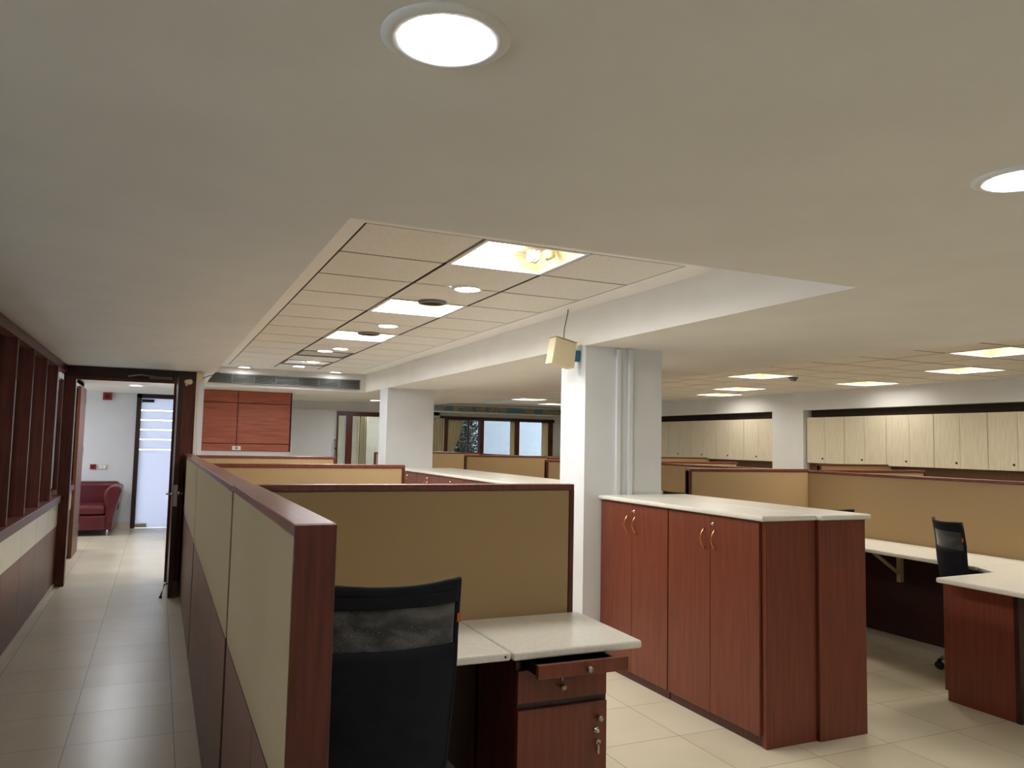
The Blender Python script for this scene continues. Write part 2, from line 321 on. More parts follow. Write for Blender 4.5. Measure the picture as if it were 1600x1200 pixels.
for i,(a,b) in enumerate(WL):
    wn_ = thing('window_%d'%(i+3),'added unseen wood framed window bringing daylight to the side room beyond the glazing','window',(-4.05,(a+b)/2,.9),kind='structure')
    part(wn_,'window_frame',B((-4.1,a,.9,-4,a+.05,2.1),(-4.1,b-.05,.9,-4,b,2.1),(-4.1,a,.9,-4,b,.95),(-4.1,a,2.05,-4,b,2.1),(-4.1,(a+b)/2-.03,.9,-4,(a+b)/2+.03,2.1)),'mahog')
    la = bpy.data.lights.new('daylight_portal','AREA'); la.shape = 'RECTANGLE'; la.size = 1.2; la.size_y = b-a; la.cycles.is_portal = True
    lo = bpy.data.objects.new('daylight_portal',la); COL.objects.link(lo); lo.location = (-4.12,(a+b)/2,1.5); lo.rotation_euler = (0,-math.pi/2,0)
# pillars
def pillar(name, y0, y1, label):
    return struct(name, B(2.70,y0,0,3.34,y1,ZB), 'wall', label, 'column')
pillar('wall_pillar_near', 4.76, 5.12, 'large square white pillar beside the near storage cabinets')
pillar('wall_pillar_far', 9.98, 10.36, 'white pillar at the far end of the long storage counter')
for x,lab in ((2.945,'thin white vertical trunking on the near pillar, left one of the pair'),(3.045,'thin white vertical trunking on the near pillar, right one of the pair')):
    tag(B(x,4.735,1.15,x+.035,4.76,2.19).make('cable_trunking','wall',bevel=.004), lab, 'trunking', 'trunking on the near pillar')
# ------------------------------------------------------------------ left glazed corridor wall
XW = -.88
lw = thing('wall_corridor','corridor wall of brown panels and a cream band under dark framed glazing','wall',(XW,3,0),kind='structure')
def corr(y0, y1, x, mull):
    n = max(1,round((y1-y0)/.75)); d = (y1-y0)/n
    for i in range(n):
        a, b = y0+i*d+.003, y0+(i+1)*d-.003
        part(lw,'lower_panel',B(x-.08,a,.03,x,b,.6),'lamg'); part(lw,'cream_band',B(x-.08,a,.6,x+.002,b,.83),'band')
    part(lw,'panel_core',B(x-.09,y0,0,x-.006,y1,.83),'dark')
    part(lw,'window_sill',B(x-.12,y0,.83,x+.03,y1,.9),'mahog',bevel=.006)
    part(lw,'header',B(x-.12,y0,2.13,x+.005,y1,ZB),'mahog')
    part(lw,'glass_pane',B(x-.07,y0,.9,x-.062,y1,2.13),'glass')
    for y in mull: part(lw,'mullion',B(x-.105,y-.02,.9,x+.003,y+.02,2.13),'mahog',bevel=.003)
corr(-3,9.0,XW,[-2.2,-1.47,-.72,.03,.78,1.53,2.28,3.03,3.78,4.53,5.28,6.03,6.77,7.52,8.27])
corr(9.12,11.7,XW-.06,[9.9,10.7])
struct('baseboard_corridor',B(XW,-3,0,XW+.012,9,.035),'floor','thin tile skirting along the corridor panels','baseboard')
# room beyond : frosted window added for the bright strips in the corridor glass
rw = thing('window_1','added frosted window with white bars giving the bright strips in the corridor glazing','window',(-2.1,11.76,0),kind='structure')
part(rw,'frosted_pane',B(-2.75,11.75,0,-1.45,11.76,1.7),'frost')
for k in range(5): part(rw,'clear_strip',B(-2.75,11.75,1.72+.08*k,-1.45,11.76,1.76+.08*k),'white')
part(rw,'window_frame',B((-2.8,11.69,0,-2.74,11.8,2.1),(-1.47,11.69,0,-1.42,11.8,2.1),(-2.12,11.69,0,-2.07,11.8,2.1),(-2.8,11.69,2.06,-1.42,11.8,2.12)),'mahog')
# ------------------------------------------------------------------ corridor door frame, open leaf
d1 = thing('door_1','dark wood corridor door frame with its leaf standing open','door',(0,9.05,0),kind='structure')
part(d1,'jamb',B(-.90,8.99,0,-.79,9.11,2.1),'mahog',bevel=.004); part(d1,'jamb',B(.19,8.99,0,.335,9.11,2.1),'mahog',bevel=.004)
part(d1,'header',B(-.90,8.99,2.09,.335,9.11,ZB-.002),'mahogd',bevel=.004)
part(d1,'architrave',B((.12,8.96,0,.19,8.99,2.13),(-.79,8.985,2.06,.12,8.99,2.09)),'mahog')
lf = part(d1,'door_leaf',B(.145,8.04,.008,.19,8.96,2.07),'mahogd',bevel=.003)
def lever(x, s, y=8.12, z=.96):
    m = MB(); m.cyl((x,y,z),.024,.012*s,'x'); m.tube([(x+.01*s,y,z),(x+.05*s,y,z),(x+.055*s,y+.02,z),(x+.055*s,y+.12,z)],.009); return m
hd = part(d1,'door_handle',lever(.144,-1),'chrome',parent=lf,label='chrome lever handle'); part(d1,'door_handle',lever(.191,1),'chrome',parent=lf,label='chrome lever handle')
part(d1,'lock_plate',B((.150,8.035,.85,.185,8.041,1.05)),'steel',parent=lf,label='steel lock plate')
part(d1,'door_stopper',MB().tube([(.142,8.1,.13),(.115,8.1,.12),(.095,8.1,.04),(.088,8.1,.012)],.007).cyl((.088,8.1,0),.014,.016),'black',parent=lf,label='black foot stopper')
part(d1,'door_closer',MB().tube([(.1,8.97,2.105),(-.2,8.94,2.135),(-.32,8.97,2.115)],.008).box(-.12,8.96,2.10,.1,8.99,2.125),'grey',label='grey closer arm')
sn = thing('door_sensor','small round white sensor on the right post of the corridor door frame','sensor',(.24,8.98,2.08))
part(sn,'body',MB().cyl((.24,8.93,2.085),.022,.06,'y').cyl((.27,8.94,2.085),.028,.05,'y'),'cream',bevel=.003); part(sn,'mount',MB().cyl((.24,8.955,2.055),.014,.03,'y'),'cream')
jb = thing('junction_box','small cream box at the top right corner of the corridor door frame','junction box',(.365,8.97,2.14))
part(jb,'box',B(.337,8.95,2.10,.395,8.99,2.195),'cream',bevel=.004)
part(jb,'lid',B(.342,8.944,2.105,.39,8.95,2.19),'cream')
tag(B(.34,8.97,1.3,.352,8.985,2.09).make('cable_trunking','cream'),'slim cream trunking running down beside the corridor door frame','trunking')
tag(MB().tube([(.395,8.96,2.13),(.44,8.9,2.15),(.5,8.8,2.165),(.545,8.75,2.19)],.004,6).make('cable','black'),'thin dark cable looping from the cream box to the ceiling recess','cable')
tag(MB().tube([(.36,8.975,2.1),(.358,8.975,1.7),(.372,8.975,1.4),(.368,8.975,1.31)],.0035,6).make('cable','cream'),'thin cream cable hanging beside the slim trunking by the door','cable')
# lobby inner door (left)
d3 = thing('door_3','brown wood door standing ajar on the left beyond the corridor frame','door',(-1.0,11.8,0),kind='structure')
part(d3,'jamb',B(-1.06,11.70,0,-.94,11.83,2.14),'mahog',bevel=.004)
lf3 = part(d3,'door_leaf',B(-.936,10.95,.01,-.900,11.69,2.1),'doorw'); 
for z in (.25,1.25,1.9): part(d3,'hinge',B(-.90,11.655,z,-.894,11.695,z+.1),'steel',parent=lf3,label='steel hinge')
part(d3,'head',B(-.985,9.12,2.1,-.935,11.83,2.18),'wall')
# frosted glass entrance door
d2 = thing('door_2','frosted glass door with clear stripes in a thin dark frame','door',(0,Y1,0),kind='structure')
part(d2,'door_frame',B((-.36,Y1-.03,0,-.29,Y1+.1,2.2),(.30,Y1-.03,0,.36,Y1+.1,2.2),(-.36,Y1-.03,2.13,.36,Y1+.1,2.2)),'mahogd')
zz = [.004,1.27,1.29,1.44,1.46,1.60,1.62,1.76,1.78,1.92,1.94,2.1295]
fm = MB(); cm = MB()
for k in range(0,12,2): fm.box(-.2895,Y1+.02,zz[k],.2995,Y1+.032,zz[k+1])
for k in range(1,11,2): cm.box(-.2895,Y1+.02,zz[k],.2995,Y1+.032,zz[k+1])
part(d2,'glass_panel',fm,'frost'); part(d2,'clear_stripe',cm,'glass',label='clear glass stripes')
part(d2,'patch_fitting',B(-.285,Y1,2.065,-.1,Y1+.05,2.11),'black',bevel=.003,label='dark top patch fitting'); part(d2,'patch_fitting',B(-.285,Y1,.01,-.12,Y1+.05,.07),'steel',bevel=.003,label='steel bottom patch fitting')
part(d2,'door_handle',MB().tube([(.22,Y1-.05,.8),(.22,Y1-.05,1.2)],.012).tube([(.22,Y1-.05,.85),(.22,Y1+.02,.85)],.008).tube([(.22,Y1-.05,1.15),(.22,Y1+.02,1.15)],.008),'chrome')
# items on lobby wall
fb = thing('alarm_box','red alarm box high on the white wall above the burgundy sofa','alarm',(-.79,Y1,2.13)); part(fb,'case',B(-.86,Y1-.06,2.075,-.73,Y1,2.195),'red',bevel=.006); part(fb,'grille',MB().cyl((-.795,Y1-.066,2.135),.035,.006,'y'),'mahogd')
rs = thing('call_point','small dark red call point plate on the white wall above sofa','call point',(-.94,Y1,.99)); part(rs,'plate',B(-.985,Y1-.03,.955,-.90,Y1,1.035),'red',bevel=.004); part(rs,'glass_window',B(-.965,Y1-.033,.975,-.92,Y1-.03,1.015),'mahog')
ws = thing('light_switch','wide white light switch plate beside the dark red call point','switch',(-.8,Y1,.99)); part(ws,'plate',B(-.86,Y1-.012,.955,-.745,Y1,1.035),'cream',bevel=.003)
for k in range(2): part(ws,'rocker',B(-.85+.05*k,Y1-.018,.965,-.81+.05*k,Y1-.012,1.025),'white')
# grey door in lobby wall, with pull handle; wood framed glazed door
d4 = thing('door_4','flush grey white door with a long steel pull handle','door',(2.45,Y1,0),kind='structure')
part(d4,'door_leaf',B(2.02,Y1-.03,0,2.86,Y1-.002,2.05),'wall',bevel=.003); part(d4,'pull_handle',MB().tube([(2.90,Y1-.07,1.18),(2.90,Y1-.07,1.52)],.009).tube([(2.90,Y1-.07,1.2),(2.90,Y1,1.2)],.006).tube([(2.90,Y1-.07,1.5),(2.90,Y1,1.5)],.006),'steel'); part(d4,'keyhole',MB().cyl((2.925,Y1-.015,1.35),.018,.015,'y'),'black')
d5 = thing('door_5','dark wood framed glazed opening with a cream curtain behind','door',(3.6,Y1,0),kind='structure')
part(d5,'door_frame',B((2.94,Y1-.04,1.95,4.4,Y1+.1,2.03),(3.10,Y1-.04,0,3.22,Y1+.1,1.95),(2.94,Y1-.04,0,2.965,Y1+.1,1.95),(4.3,Y1-.04,0,4.4,Y1+.1,1.95)),'mahog')
part(d5,'glass_pane',B((2.965,Y1+.02,0,3.10,Y1+.03,1.95),(3.22,Y1+.02,0,4.3,Y1+.03,1.95)),'glass')
def curtain(name, x0, x1, y, z0, z1, label, amp=.03, folds=9, gather=None):
    m = MB()
    def fn(u, v):
        x = x0+(x1-x0)*u; z = z1+(z0-z1)*v
        if gather: x = x0+(x-x0)*(1-gather*min(1,v*1.25)**1.3) if v < .8 else x0+(x-x0)*(1-gather+.1*(v-.8))
        return (x, y+amp*math.sin(u*folds*6.283), z)
    m.sheet(fn, folds*8, 16); return tag(m.make(name,'curt',solid=.004), label, 'curtain')
curtain('curtain',3.48,3.67,15.0,.05,2.15,'cream curtain hanging behind the dark wood glazed opening',folds=5)
struct('wall_inner_room', B((3.66,15.6,0,4.38,15.7,ZB),(1.8,17.5,0,4.4,17.6,ZB)),'over','cream wall seen through the dark wood glazed opening','wall')
# ------------------------------------------------------------------ far windows
wf = thing('window_2','row of dark wood framed windows in the far wall','window',(7.5,17.5,0),kind='structure')
part(wf,'window_frame',B((6.0,17.44,2.04,9.02,17.6,2.12),(6.0,17.44,.9,9.02,17.6,.98)),'mahogd')
for a,b in ((6.06,6.2),(7.02,7.12),(7.96,8.06),(8.87,8.98)): part(wf,'mullion',B(a,17.44,.98,b,17.6,2.04),'mahog')
part(wf,'mullion',B(6.72,17.5,.98,6.76,17.56,2.04),'mahog')
for a,b in ((6.2,7.02),(7.12,7.96),(8.06,8.87)): part(wf,'window_pane',B(a,17.57,.98,b,17.576,2.04),'glass')
part(wf,'window_catch',B(8.93,17.4,1.45,8.96,17.44,1.62),'black')
struct('wall_far_left',B(5.3,17.44,.9,6.05,17.5,2.12),'wall','white wall beside the far curtain','wall')
curtain('curtain',5.75,6.08,17.36,.01,2.06,'cream curtain at the left end of the far windows',.025,5)
curtain('curtain',6.2,6.62,17.51,.95,2.06,'cream curtain tied back into a narrow sweep in the first far window',.02,6,.72)
curtain('curtain',7.84,7.98,17.51,.95,2.06,'narrow cream curtain at the right edge of the middle far window',.02,3)
curtain('curtain',8.7,8.88,17.51,.95,2.06,'narrow cream curtain at the right edge of the last far window',.02,3)
struct('wall_outside',B((4.0,19.8,-.1,14,20,5)),'facade','pale building wall seen outside the far windows','wall')
tr = thing('tree','dark leafy tree outside the first far window','tree',(6.95,18.7,-.1))
part(tr,'trunk',MB().tube([(6.95,18.7,-.1),(6.93,18.7,.8),(6.98,18.7,1.5)],[.08,.06,.04]),'mahogd')
cr = MB()
for k in range(3200):
    a = random.random()*6.283; h = random.uniform(.5,2.7); rr = math.sqrt(random.random())*(.52 if h < 2 else .45); s = random.uniform(.04,.08)
    c = Vector((6.98+rr*math.cos(a), 18.7+rr*math.sin(a), h)); u = Vector((random.uniform(-1,1),random.uniform(-1,1),random.uniform(-1,1))).normalized(); w = u.orthogonal().normalized()
    cr.add([c-u*s, c+w*s*.5, c+u*s, c-w*s*.5], [(0,1,2,3)])
part(tr,'crown',cr,'leaf')
# far ceiling edge: light trough, patterned strip
va = thing('air_vent','blue and tan patterned strip vent above the far windows','vent',(7.4,17.4,2.3))
part(va,'face',B(5.5,17.42,2.24,9.36,17.5,2.37),'checks'); part(va,'frame',B((5.5,17.38,2.205,9.36,17.5,2.24),(5.5,17.36,2.37,9.36,17.5,2.419)),'white')
# ------------------------------------------------------------------ long vent in recess end
vt = thing('air_vent','long grey slatted air vent at the end of the recessed ceiling','vent',(1.6,11.2,2.3))
part(vt,'backing',B(.57,11.185,2.25,2.60,11.199,2.36),'dark')
for k in range(7): part(vt,'vent_section',(lambda a,b:[m:=MB()] and ([m.box(a,11.155,2.255+.0125*j,b,11.185,2.260+.0125*j) for j in range(9)],m)[1])(.57+.29*k+.006,.57+.29*(k+1)-.006),'slat')
part(vt,'vent_frame',B((.56,11.15,2.36,2.61,11.2,2.372),(.56,11.15,2.238,2.61,11.2,2.25),*[(.57+.29*k-.006,11.15,2.25,.57+.29*k+.006,11.185,2.36) for k in range(8)]),'grey')
# ------------------------------------------------------------------ lamps
def downlight_recessed(x, y, label, z=ZB):
    t = thing('downlight', label, 'ceiling light', (x,y,z), 'round downlights in the plaster ceiling near the camera')
    part(t,'trim_ring',MB().lathe([(.083,.0),(.085,-.006),(.1,-.007),(.113,-.001),(.113,.0)],(0,0,0),seg=48),'white',off=L0)
    part(t,'reflector',MB().lathe([(.083,-.001),(.078,.03),(.06,.075),(0,.075)],(0,0,0),seg=48),'chrome',off=L0)
    part(t,'diffuser',MB().lathe([(0,.026),(.079,.026)],(0,0,0),seg=48),'emN',off=L0,label='glowing white disc')
    b = MB()
    for s in (-1,1): b.tube([(.012*s-.005,-.02,.024),(.012*s-.005,.02,.02),(.012*s+.01,.03,.022)],.008,8)
    part(t,'bulb',b,'emN',off=L0,label='folded lit tube')
    return t
dl = downlight_recessed(near[0][0],near[0][1],'large round lit downlight at the top centre of the plaster ceiling')
labs = ['round lit downlight at the right edge of the plaster ceiling']+['added round lit downlight out of view, %s of the row' % w for w in ('third','fourth','fifth')]+['added unseen round lit downlight behind the camera, %s' % w for w in ('first from left','second from left','third from left','fourth from left')]
for p, lb in zip(near[1:], labs): dup(dl,(p[0],p[1],ZB),lb)
def downlight_flat(x, y, z, label, lit=True, r=.085, em='emD'):
    t = thing('downlight' if lit else 'ceiling_speaker', label, 'ceiling light' if lit else 'speaker', (x,y,z), 'small round downlights in the recessed ceiling' if lit else 'dark round rings beside the troffers')
    part(t,'trim_ring',MB().lathe([(r-.012,-.001),(r-.01,-.014),(r+.008,-.012),(r+.016,0)],L0,seg=36),'white' if lit else 'grey',off=L0)
    part(t,'diffuser' if lit else 'grille',MB().lathe([(0,-.006),(r-.01,-.006)],L0,seg=36),em if lit else 'dark',off=L0)
    return t
flat = [(1.70,4.49,'first round lit downlight beyond the brightest troffer'),(1.68,6.27,'round lit downlight between second and third troffers'),
 (1.68,8.12,'round lit downlight beyond the third troffer, right one of the close pair'),(1.58,8.42,'round lit downlight beyond the third troffer, left one of the close pair'),
 (1.68,9.72,'far round lit downlight, right one of the farthest pair in tiles'),(1.62,10.40,'far round lit downlight, left one of the farthest pair in tiles'),
 (1.0,11.0,'small round lit downlight on the plaster border above the vent, left end'),(2.22,11.0,'small round lit downlight on the plaster border above the vent, right end')]
for x,y,lb in flat: downlight_flat(x,y,ZG,lb,em='emD' if y < 10.9 else 'emW')
downlight_flat(1.66,5.06,ZG-.004,'dark round ring straddling the edge of the second troffer',False)
downlight_flat(1.66,6.84,ZG-.004,'dark round ring straddling the edge of the third troffer',False)
downlight_flat(-.32,11.85,ZB,'round lit downlight in the lobby ceiling near the frosted door')
downlight_flat(-2.3,13.0,ZB,'added round downlight brightening the lobby, out of sight on the left')  # this and the next lamp are added out of sight to brighten the lobby
downlight_flat(-1.6,12.7,ZB,'added unseen round downlight brightening the lobby above the sofa')
downlight_flat(-.35,9.8,ZB,'added unseen round downlight just beyond the corridor door frame')  # added with the next one above the hidden ceiling stretch, to brighten the lobby
downlight_flat(-.35,10.8,ZB,'added unseen round downlight between the corridor frame and the lobby')
downlight_flat(-2.4,7.5,ZB,'added unseen round downlight in the room beyond the corridor glazing')  # added to brighten the dark room behind the glass
downlight_flat(3.9,14.9,ZB,'round lit downlight in the inner room behind the dark glazed opening')
downlight_flat(3.33,13.1,ZB,'round lit downlight between the air vent and the far pillar')
def troffer(x0, y0, p, z, label, lit, em='emT', bulb=False, group='square lit troffers'):
    t = thing('ceiling_light', label, 'ceiling light', (x0+p/2,y0+p/2,z), group if lit else 'unlit square troffers'); h = p/2-.004; i = h-.022
    fr = MB()
    for a in ((-h,-h,h,-i),(-h,i,h,h),(-h,-i,-i,i),(i,-i,h,i)): fr.box(a[0],a[1],-.004,a[2],a[3],.012)
    part(t,'frame',fr,'white' if lit else 'grey',off=L0)
    hs = MB(); q = i-.05; H = .09
    vs = [(-i,-i,.01),(i,-i,.01),(i,i,.01),(-i,i,.01),(-q,-q,H),(q,-q,H),(q,q,H),(-q,q,H)]
    hs.add(vs,[(0,1,5,4),(1,2,6,5),(2,3,7,6),(3,0,4,7),(4,5,6,7)]); part(t,'reflector',hs,'cream' if lit else 'tile',off=L0)
    if lit:
        qe = q-(.15 if bulb else .02)
        part(t,'lamp_panel',MB().add([(-q+.01,-q+.01,H-.012),(qe,-q+.01,H-.012),(qe,q-.01,H-.012),(-q+.01,q-.01,H-.012)],[(0,1,2,3)]),em,off=L0,label='glowing lamp area')
    else: part(t,'louvre',B(*[(-i,-i+.07*k,.004,i,-i+.07*k+.003,.012) for k in range(1,8)]),'white',off=L0)
    if bulb:
        b = MB(); s = (i-.12, -.02, 0)
        b.tube([(s[0]+.06,s[1],.05),(s[0]+.02,s[1],.03)],.028,14); part(t,'lamp_base',b,'bulb',off=L0)
        b = MB()
        pth = [(s[0]-.02-.05*math.cos(a*.55)*0-.012*a/3, s[1]+.026*math.cos(a), .018+.026*math.sin(a)) for a in [k*.5 for k in range(30)]]
        b.tube(pth,.009,8); part(t,'spiral_bulb',b,'white',off=L0,label='white spiral bulb')
    return t
troffer(GX+TP,GY,TP,ZG,'nearest and brightest square troffer with a spiral bulb at its right',True,bulb=True)
troffer(GX+TP,GY+3*TP,TP,ZG,'second square lit troffer in the recessed tile ceiling',True)
troffer(GX+TP,GY+6*TP,TP,ZG,'third square lit troffer in the recessed tile ceiling',True)
troffer(GX+TP,GY+9*TP,TP,ZG,'unlit grey square troffer beyond the third lit one',False)
troffer(GX+TP,GY+11*TP,TP,ZG,'unlit grey square troffer nearest the long air vent',False)
rlab = ['lit square troffer cut by the right edge of the photo','large lit troffer right of centre in the right-hand tile ceiling','lit troffer beside the small smoke detector',
 'lit troffer above the white column between cabinet banks','lit troffer in the right-hand ceiling, middle of three stepping away','lit troffer in the right-hand ceiling nearest the pillar edge',
 'nearer of two lit troffers seen between the pillars','farther of two lit troffers seen between the pillars']
for (x,y),lb in zip(rlights,rlab):
    i,j = ridx(x,y); troffer(RX+i*RP,RY+j*RP,RP,ZR,lb,True,'emR',group='square lit troffers over the right-hand workstations')
for k,(x,y) in enumerate(hid):
    i,j = ridx(x,y); troffer(RX+i*RP,RY+j*RP,RP,ZR,'added unseen troffer behind the plaster beam, %s from the near end' % ['first','second','third','fourth','fifth','sixth'][k],True,'emH',group='added troffers behind the plaster beam')
sd = thing('smoke_detector','small grey smoke detector hanging beside a lit troffer on the right','detector',(7.35,7.6,ZR)); part(sd,'base',MB().lathe([(0,0),(.06,0),(.055,-.02),(0,-.02)],(7.35,7.6,ZR)),'grey'); part(sd,'head',MB().lathe([(0,-.02),(.045,-.02),(.035,-.045),(0,-.05)],(7.35,7.6,ZR)),'grey')
# cream box hanging beside the pillar
bx = thing('speaker_box','cream box tilted on the near pillar beside the beam','speaker',(2.56,4.86,2.14))
q = [(2.485,2.25),(2.65,2.215),(2.632,2.035),(2.452,2.065)]
part(bx,'case',MB().extr(q,'y',4.80,4.90),'cream',bevel=.005); part(bx,'top_edge',MB().extr([(2.483,2.252),(2.652,2.217),(2.653,2.223),(2.484,2.258)],'y',4.795,4.905),'bulb')
part(bx,'bracket',B(2.645,4.83,2.09,2.699,4.87,2.17),'blue',bevel=.008,label='blue wall bracket')
tag(MB().tube([(2.57,4.85,2.24),(2.575,4.85,2.32),(2.60,4.85,2.43),(2.603,4.85,2.459)],.003,6).make('wire','black'),'thin wire holding the cream box up to the recessed ceiling','wire')
# ------------------------------------------------------------------ partitions
ZP = 1.33
def spine(x0, x1, y0, y1, zt, label, name='cubicle_partition', seams=(), end=False, group='fabric partitions', fab='fabricl', zf=.79, nb=.0):
    t = thing(name, label, 'partition', ((x0+x1)/2,(y0+y1)/2,0), group)
    part(t,'core',B(x0+.012,y0,.0,x1-.012,y1,zt-.02),'mahogd')
    gp = .004 if end else .05; ys = [y0+gp]+list(seams)+[y1-.004]
    for s,(xa,xb) in enumerate(((x0,x0+.012),(x1-.012,x1))):
        part(t,'fabric_panel',B(xa,y0+gp,zf,xb,y1-.004,zt-.025),fab,bevel=.003)
        lp = MB()
        for a,b in zip(ys[:-1],ys[1:]): lp.box(xa,a+.002,.01,xb,b-.002,zf-.004)
        part(t,'lower_panel',lp,'lamg' if s==0 else 'lam')
    part(t,'top_cap',B(x0-.002,y0,zt-.024,x1+.002,y1,zt),'cap',bevel=.003,label='worn wood top cap')
    if end: part(t,'end_post',B(x0-.001,y0-.012,0,x1+.001,y0,zt-.001),'mahog',label='red wood end board',bevel=.002)
    return t
spine(.25,.33,1.58,2.93,ZP+.005,'nearest corridor partition with the broad red wood end board',seams=(2.11,),end=True,group='corridor side partitions')
spine(.25,.33,2.95,5.70,ZP,'middle corridor partition with beige fabric over brown panels',seams=(3.79,5.0),group='corridor side partitions')
spine(.25,.33,5.72,8.02,ZP-.004,'farthest corridor partition beside the open door leaf',seams=(6.9,),group='corridor side partitions')
spine(.25,.33,8.04,8.95,ZP-.004,'short corridor partition between open door leaf and fabric cubicle',group='corridor side partitions')
def cross(x0, x1, y, zt, label, th=.06, lp=False, rp=True, group='cross partitions between desks', fab='fabric', zpost=None):
    t = thing('cubicle_partition', label, 'partition', ((x0+x1)/2,y,0), group)
    part(t,'core',B(x0,y+.01,0,x1,y+th-.01,zt-.02),'mahogd')
    for a,b in ((y,y+.01),(y+th-.01,y+th)):
        part(t,'fabric_panel',B(x0+.024,a,.70,x1-(.024 if rp else 0),b,zt-.028),fab,bevel=.003)
        part(t,'lower_panel',B(x0+.024,a,.02,x1-(.024 if rp else 0),b,.695),'lam')
    part(t,'top_cap',B(x0,y-.004,zt-.026,x1,y+th+.004,zt),'cap',bevel=.003)
    if rp: part(t,'end_post',B(x1-.022,y-.003,0,x1,y+th+.003,zt-.026),'mahog')
    if lp: part(t,'end_post',B(x0,y-.003,0,x0+.022 if not zpost else x0+zpost,y+th+.003,zt-.026),'mahog')
    return t
cross(.335,1.74,3.16,1.322,'dark beige fabric partition directly behind the front desk')
cross(.335,1.73,5.82,1.322,'lit beige fabric partition in second row behind the front desk')
cross(.335,1.74,8.45,1.322,'small beige fabric partition below the red wood wall panelling')
# right-hand spine
XS = 5.62; ZS = 1.305
for a,b,lb in ((3.2,5.65,'near length of the long fabric partition behind the right-hand worktop'),(5.67,8.4,'second length of the long right-hand fabric partition'),
               (8.42,11.12,'third length of the long right-hand fabric partition'),(11.14,13.98,'fourth length of the long fabric partition seen between the pillars'),(14.0,16.9,'farthest length of the long fabric partition below the far windows')):
    t = thing('cubicle_partition', lb, 'partition', (XS+.03,(a+b)/2,0), 'long right-hand partition run')
    part(t,'core',B(XS+.01,a,0,XS+.05,b,ZS-.02),'mahogd')
    for xa,xb in ((XS,XS+.01),(XS+.05,XS+.06)):
        part(t,'fabric_panel',B(xa,a+.005,.70,xb,b-.005,ZS-.025),'fabric'); part(t,'lower_panel',B(xa,a+.005,.02,xb,b-.005,.695),'lam')
    part(t,'top_cap',B(XS-.004,a,ZS-.024,XS+.064,b,ZS),'cap',bevel=.003)
    if a < 3.3: part(t,'end_post',B(XS-.01,a-.03,0,XS+.07,a,ZS),'mahog')
cross(3.56,4.2,13.9,1.30,'small beige fabric partition beside the far pillar before the glazed opening',rp=False,lp=True)
for y,lb in ((5.62,'beige fabric partition with dark end post behind the near storage cabinets'),(8.38,'fabric partition with red post seen just right of the near pillar'),(11.1,'fabric partition with dark post in front of the far windows'),(13.95,'farthest left-facing fabric partition below the far windows')):
    cross(4.24,XS-.006,y,1.318,lb,rp=False,lp=True,group='cross partitions left of the long run')
for y,lb in ((5.5,'partition top peeking over the long run, nearest and rightmost'),(8.3,'partition top peeking over the long run before the white column'),(11.1,'partition top just visible over the long run near the pillar')):
    cross(XS+.066,7.05,y,1.318,lb,rp=True,group='cross partitions right of the long run')
for y,lb in ((5.12,'partition with red end post at the right edge under the overhead cabinets'),(7.9,'partition top right of the white column under the overhead cabinets'),(11.9,'partition top left of the white column under the overhead cabinets')):
    cross(8.1,9.44,y,1.318,lb,rp=False,lp=True,group='cross partitions against the right wall')
# ------------------------------------------------------------------ storage cabinets
def handle(x, y, z, s, m=None):  # bow handle on a face facing x*s
    m = m or MB(); P = []
    for k in range(13):
        t = k/12; P.append((x+s*(.004+.026*math.sin(math.pi*t)), y+.0*t, z+.055-.11*t))
    return m.tube(P,.0045,8)
def cabinet(xf, xb, y0, y1, label, group, s, lock='left', zt=1.13):
    # doors on the xf face (s = -1 faces -x)
    t = thing('storage_cabinet', label, 'cabinet', ((xf+xb)/2,(y0+y1)/2,0), group)
    a, b = sorted((xf, xb)); ins = .02
    part(t,'body',B(a+(ins if s<0 else 0),y0+.002,.05,b-(ins if s>0 else 0),y1-.002,zt),'lam')
    part(t,'plinth',B(a+(.022 if s<0 else 0),y0+.004,0,b-(.022 if s>0 else 0),y1-.004,.05),'mahog')
    ym = (y0+y1)/2
    for k,(c,d) in enumerate(((y0+.003,ym-.0015),(ym+.0015,y1-.003))):
        dr = part(t,'door',B(xf,c,.055,xf-s*.018,d,zt-.006),'lam',bevel=.002)
        hy = d-.045 if k==0 else c+.045
        part(t,'handle',handle(xf,hy,zt-.135,s),'brass',parent=dr,label='bronze bow handle')
        if k == 0:
            part(t,'lock',MB().lathe([(0,0),(.011,0),(.010,.006*s),(0,.008*s)],(xf,hy+.02,zt-.05),'x',16).lathe([(0,.0),(.004,0),(.004,.016*s),(0,.017*s)],(xf,hy+.02,zt-.05),'x',10),'chrome',parent=dr,label='chrome lock')
    return t
def counter(x0, y0, x1, y1, z, label, group=None):
    return tag(B(x0,y0,z,x1,y1,z+.028).make('countertop','stone',bevel=.01), label, 'countertop', group)
cabinet(2.83,3.175,3.17,3.955,'near storage cabinet with red wood doors, end side towards the camera','near storage cabinets',-1)
cabinet(2.83,3.175,3.96,4.745,'near storage cabinet with red wood doors, one beside the pillar','near storage cabinets',-1)
cabinet(3.53,3.185,3.13,3.945,'red wood cabinet on the back side of the near pair, end towards the camera','near storage cabinets facing right',1)
cabinet(3.53,3.185,3.95,4.745,'red wood cabinet on the back side of the near pair, beside the pillar','near storage cabinets facing right',1)
tag(B(2.845,3.140,0,3.18,3.168,1.13).make('end_panel','lam',bevel=.002),'tall red wood end panel of the near cabinets, left half','end panel')
tag(B(3.184,3.12,0,3.52,3.129,1.13).make('end_panel','lam',bevel=.002),'tall red wood end panel of the near cabinets, right half','end panel')
counter(2.81,3.125,3.178,4.755,1.131,'cream countertop on the near cabinets, left half')
counter(3.182,3.10,3.55,4.755,1.131,'cream countertop on the near cabinets, right half')
n = 6; d = (9.97-5.13)/n
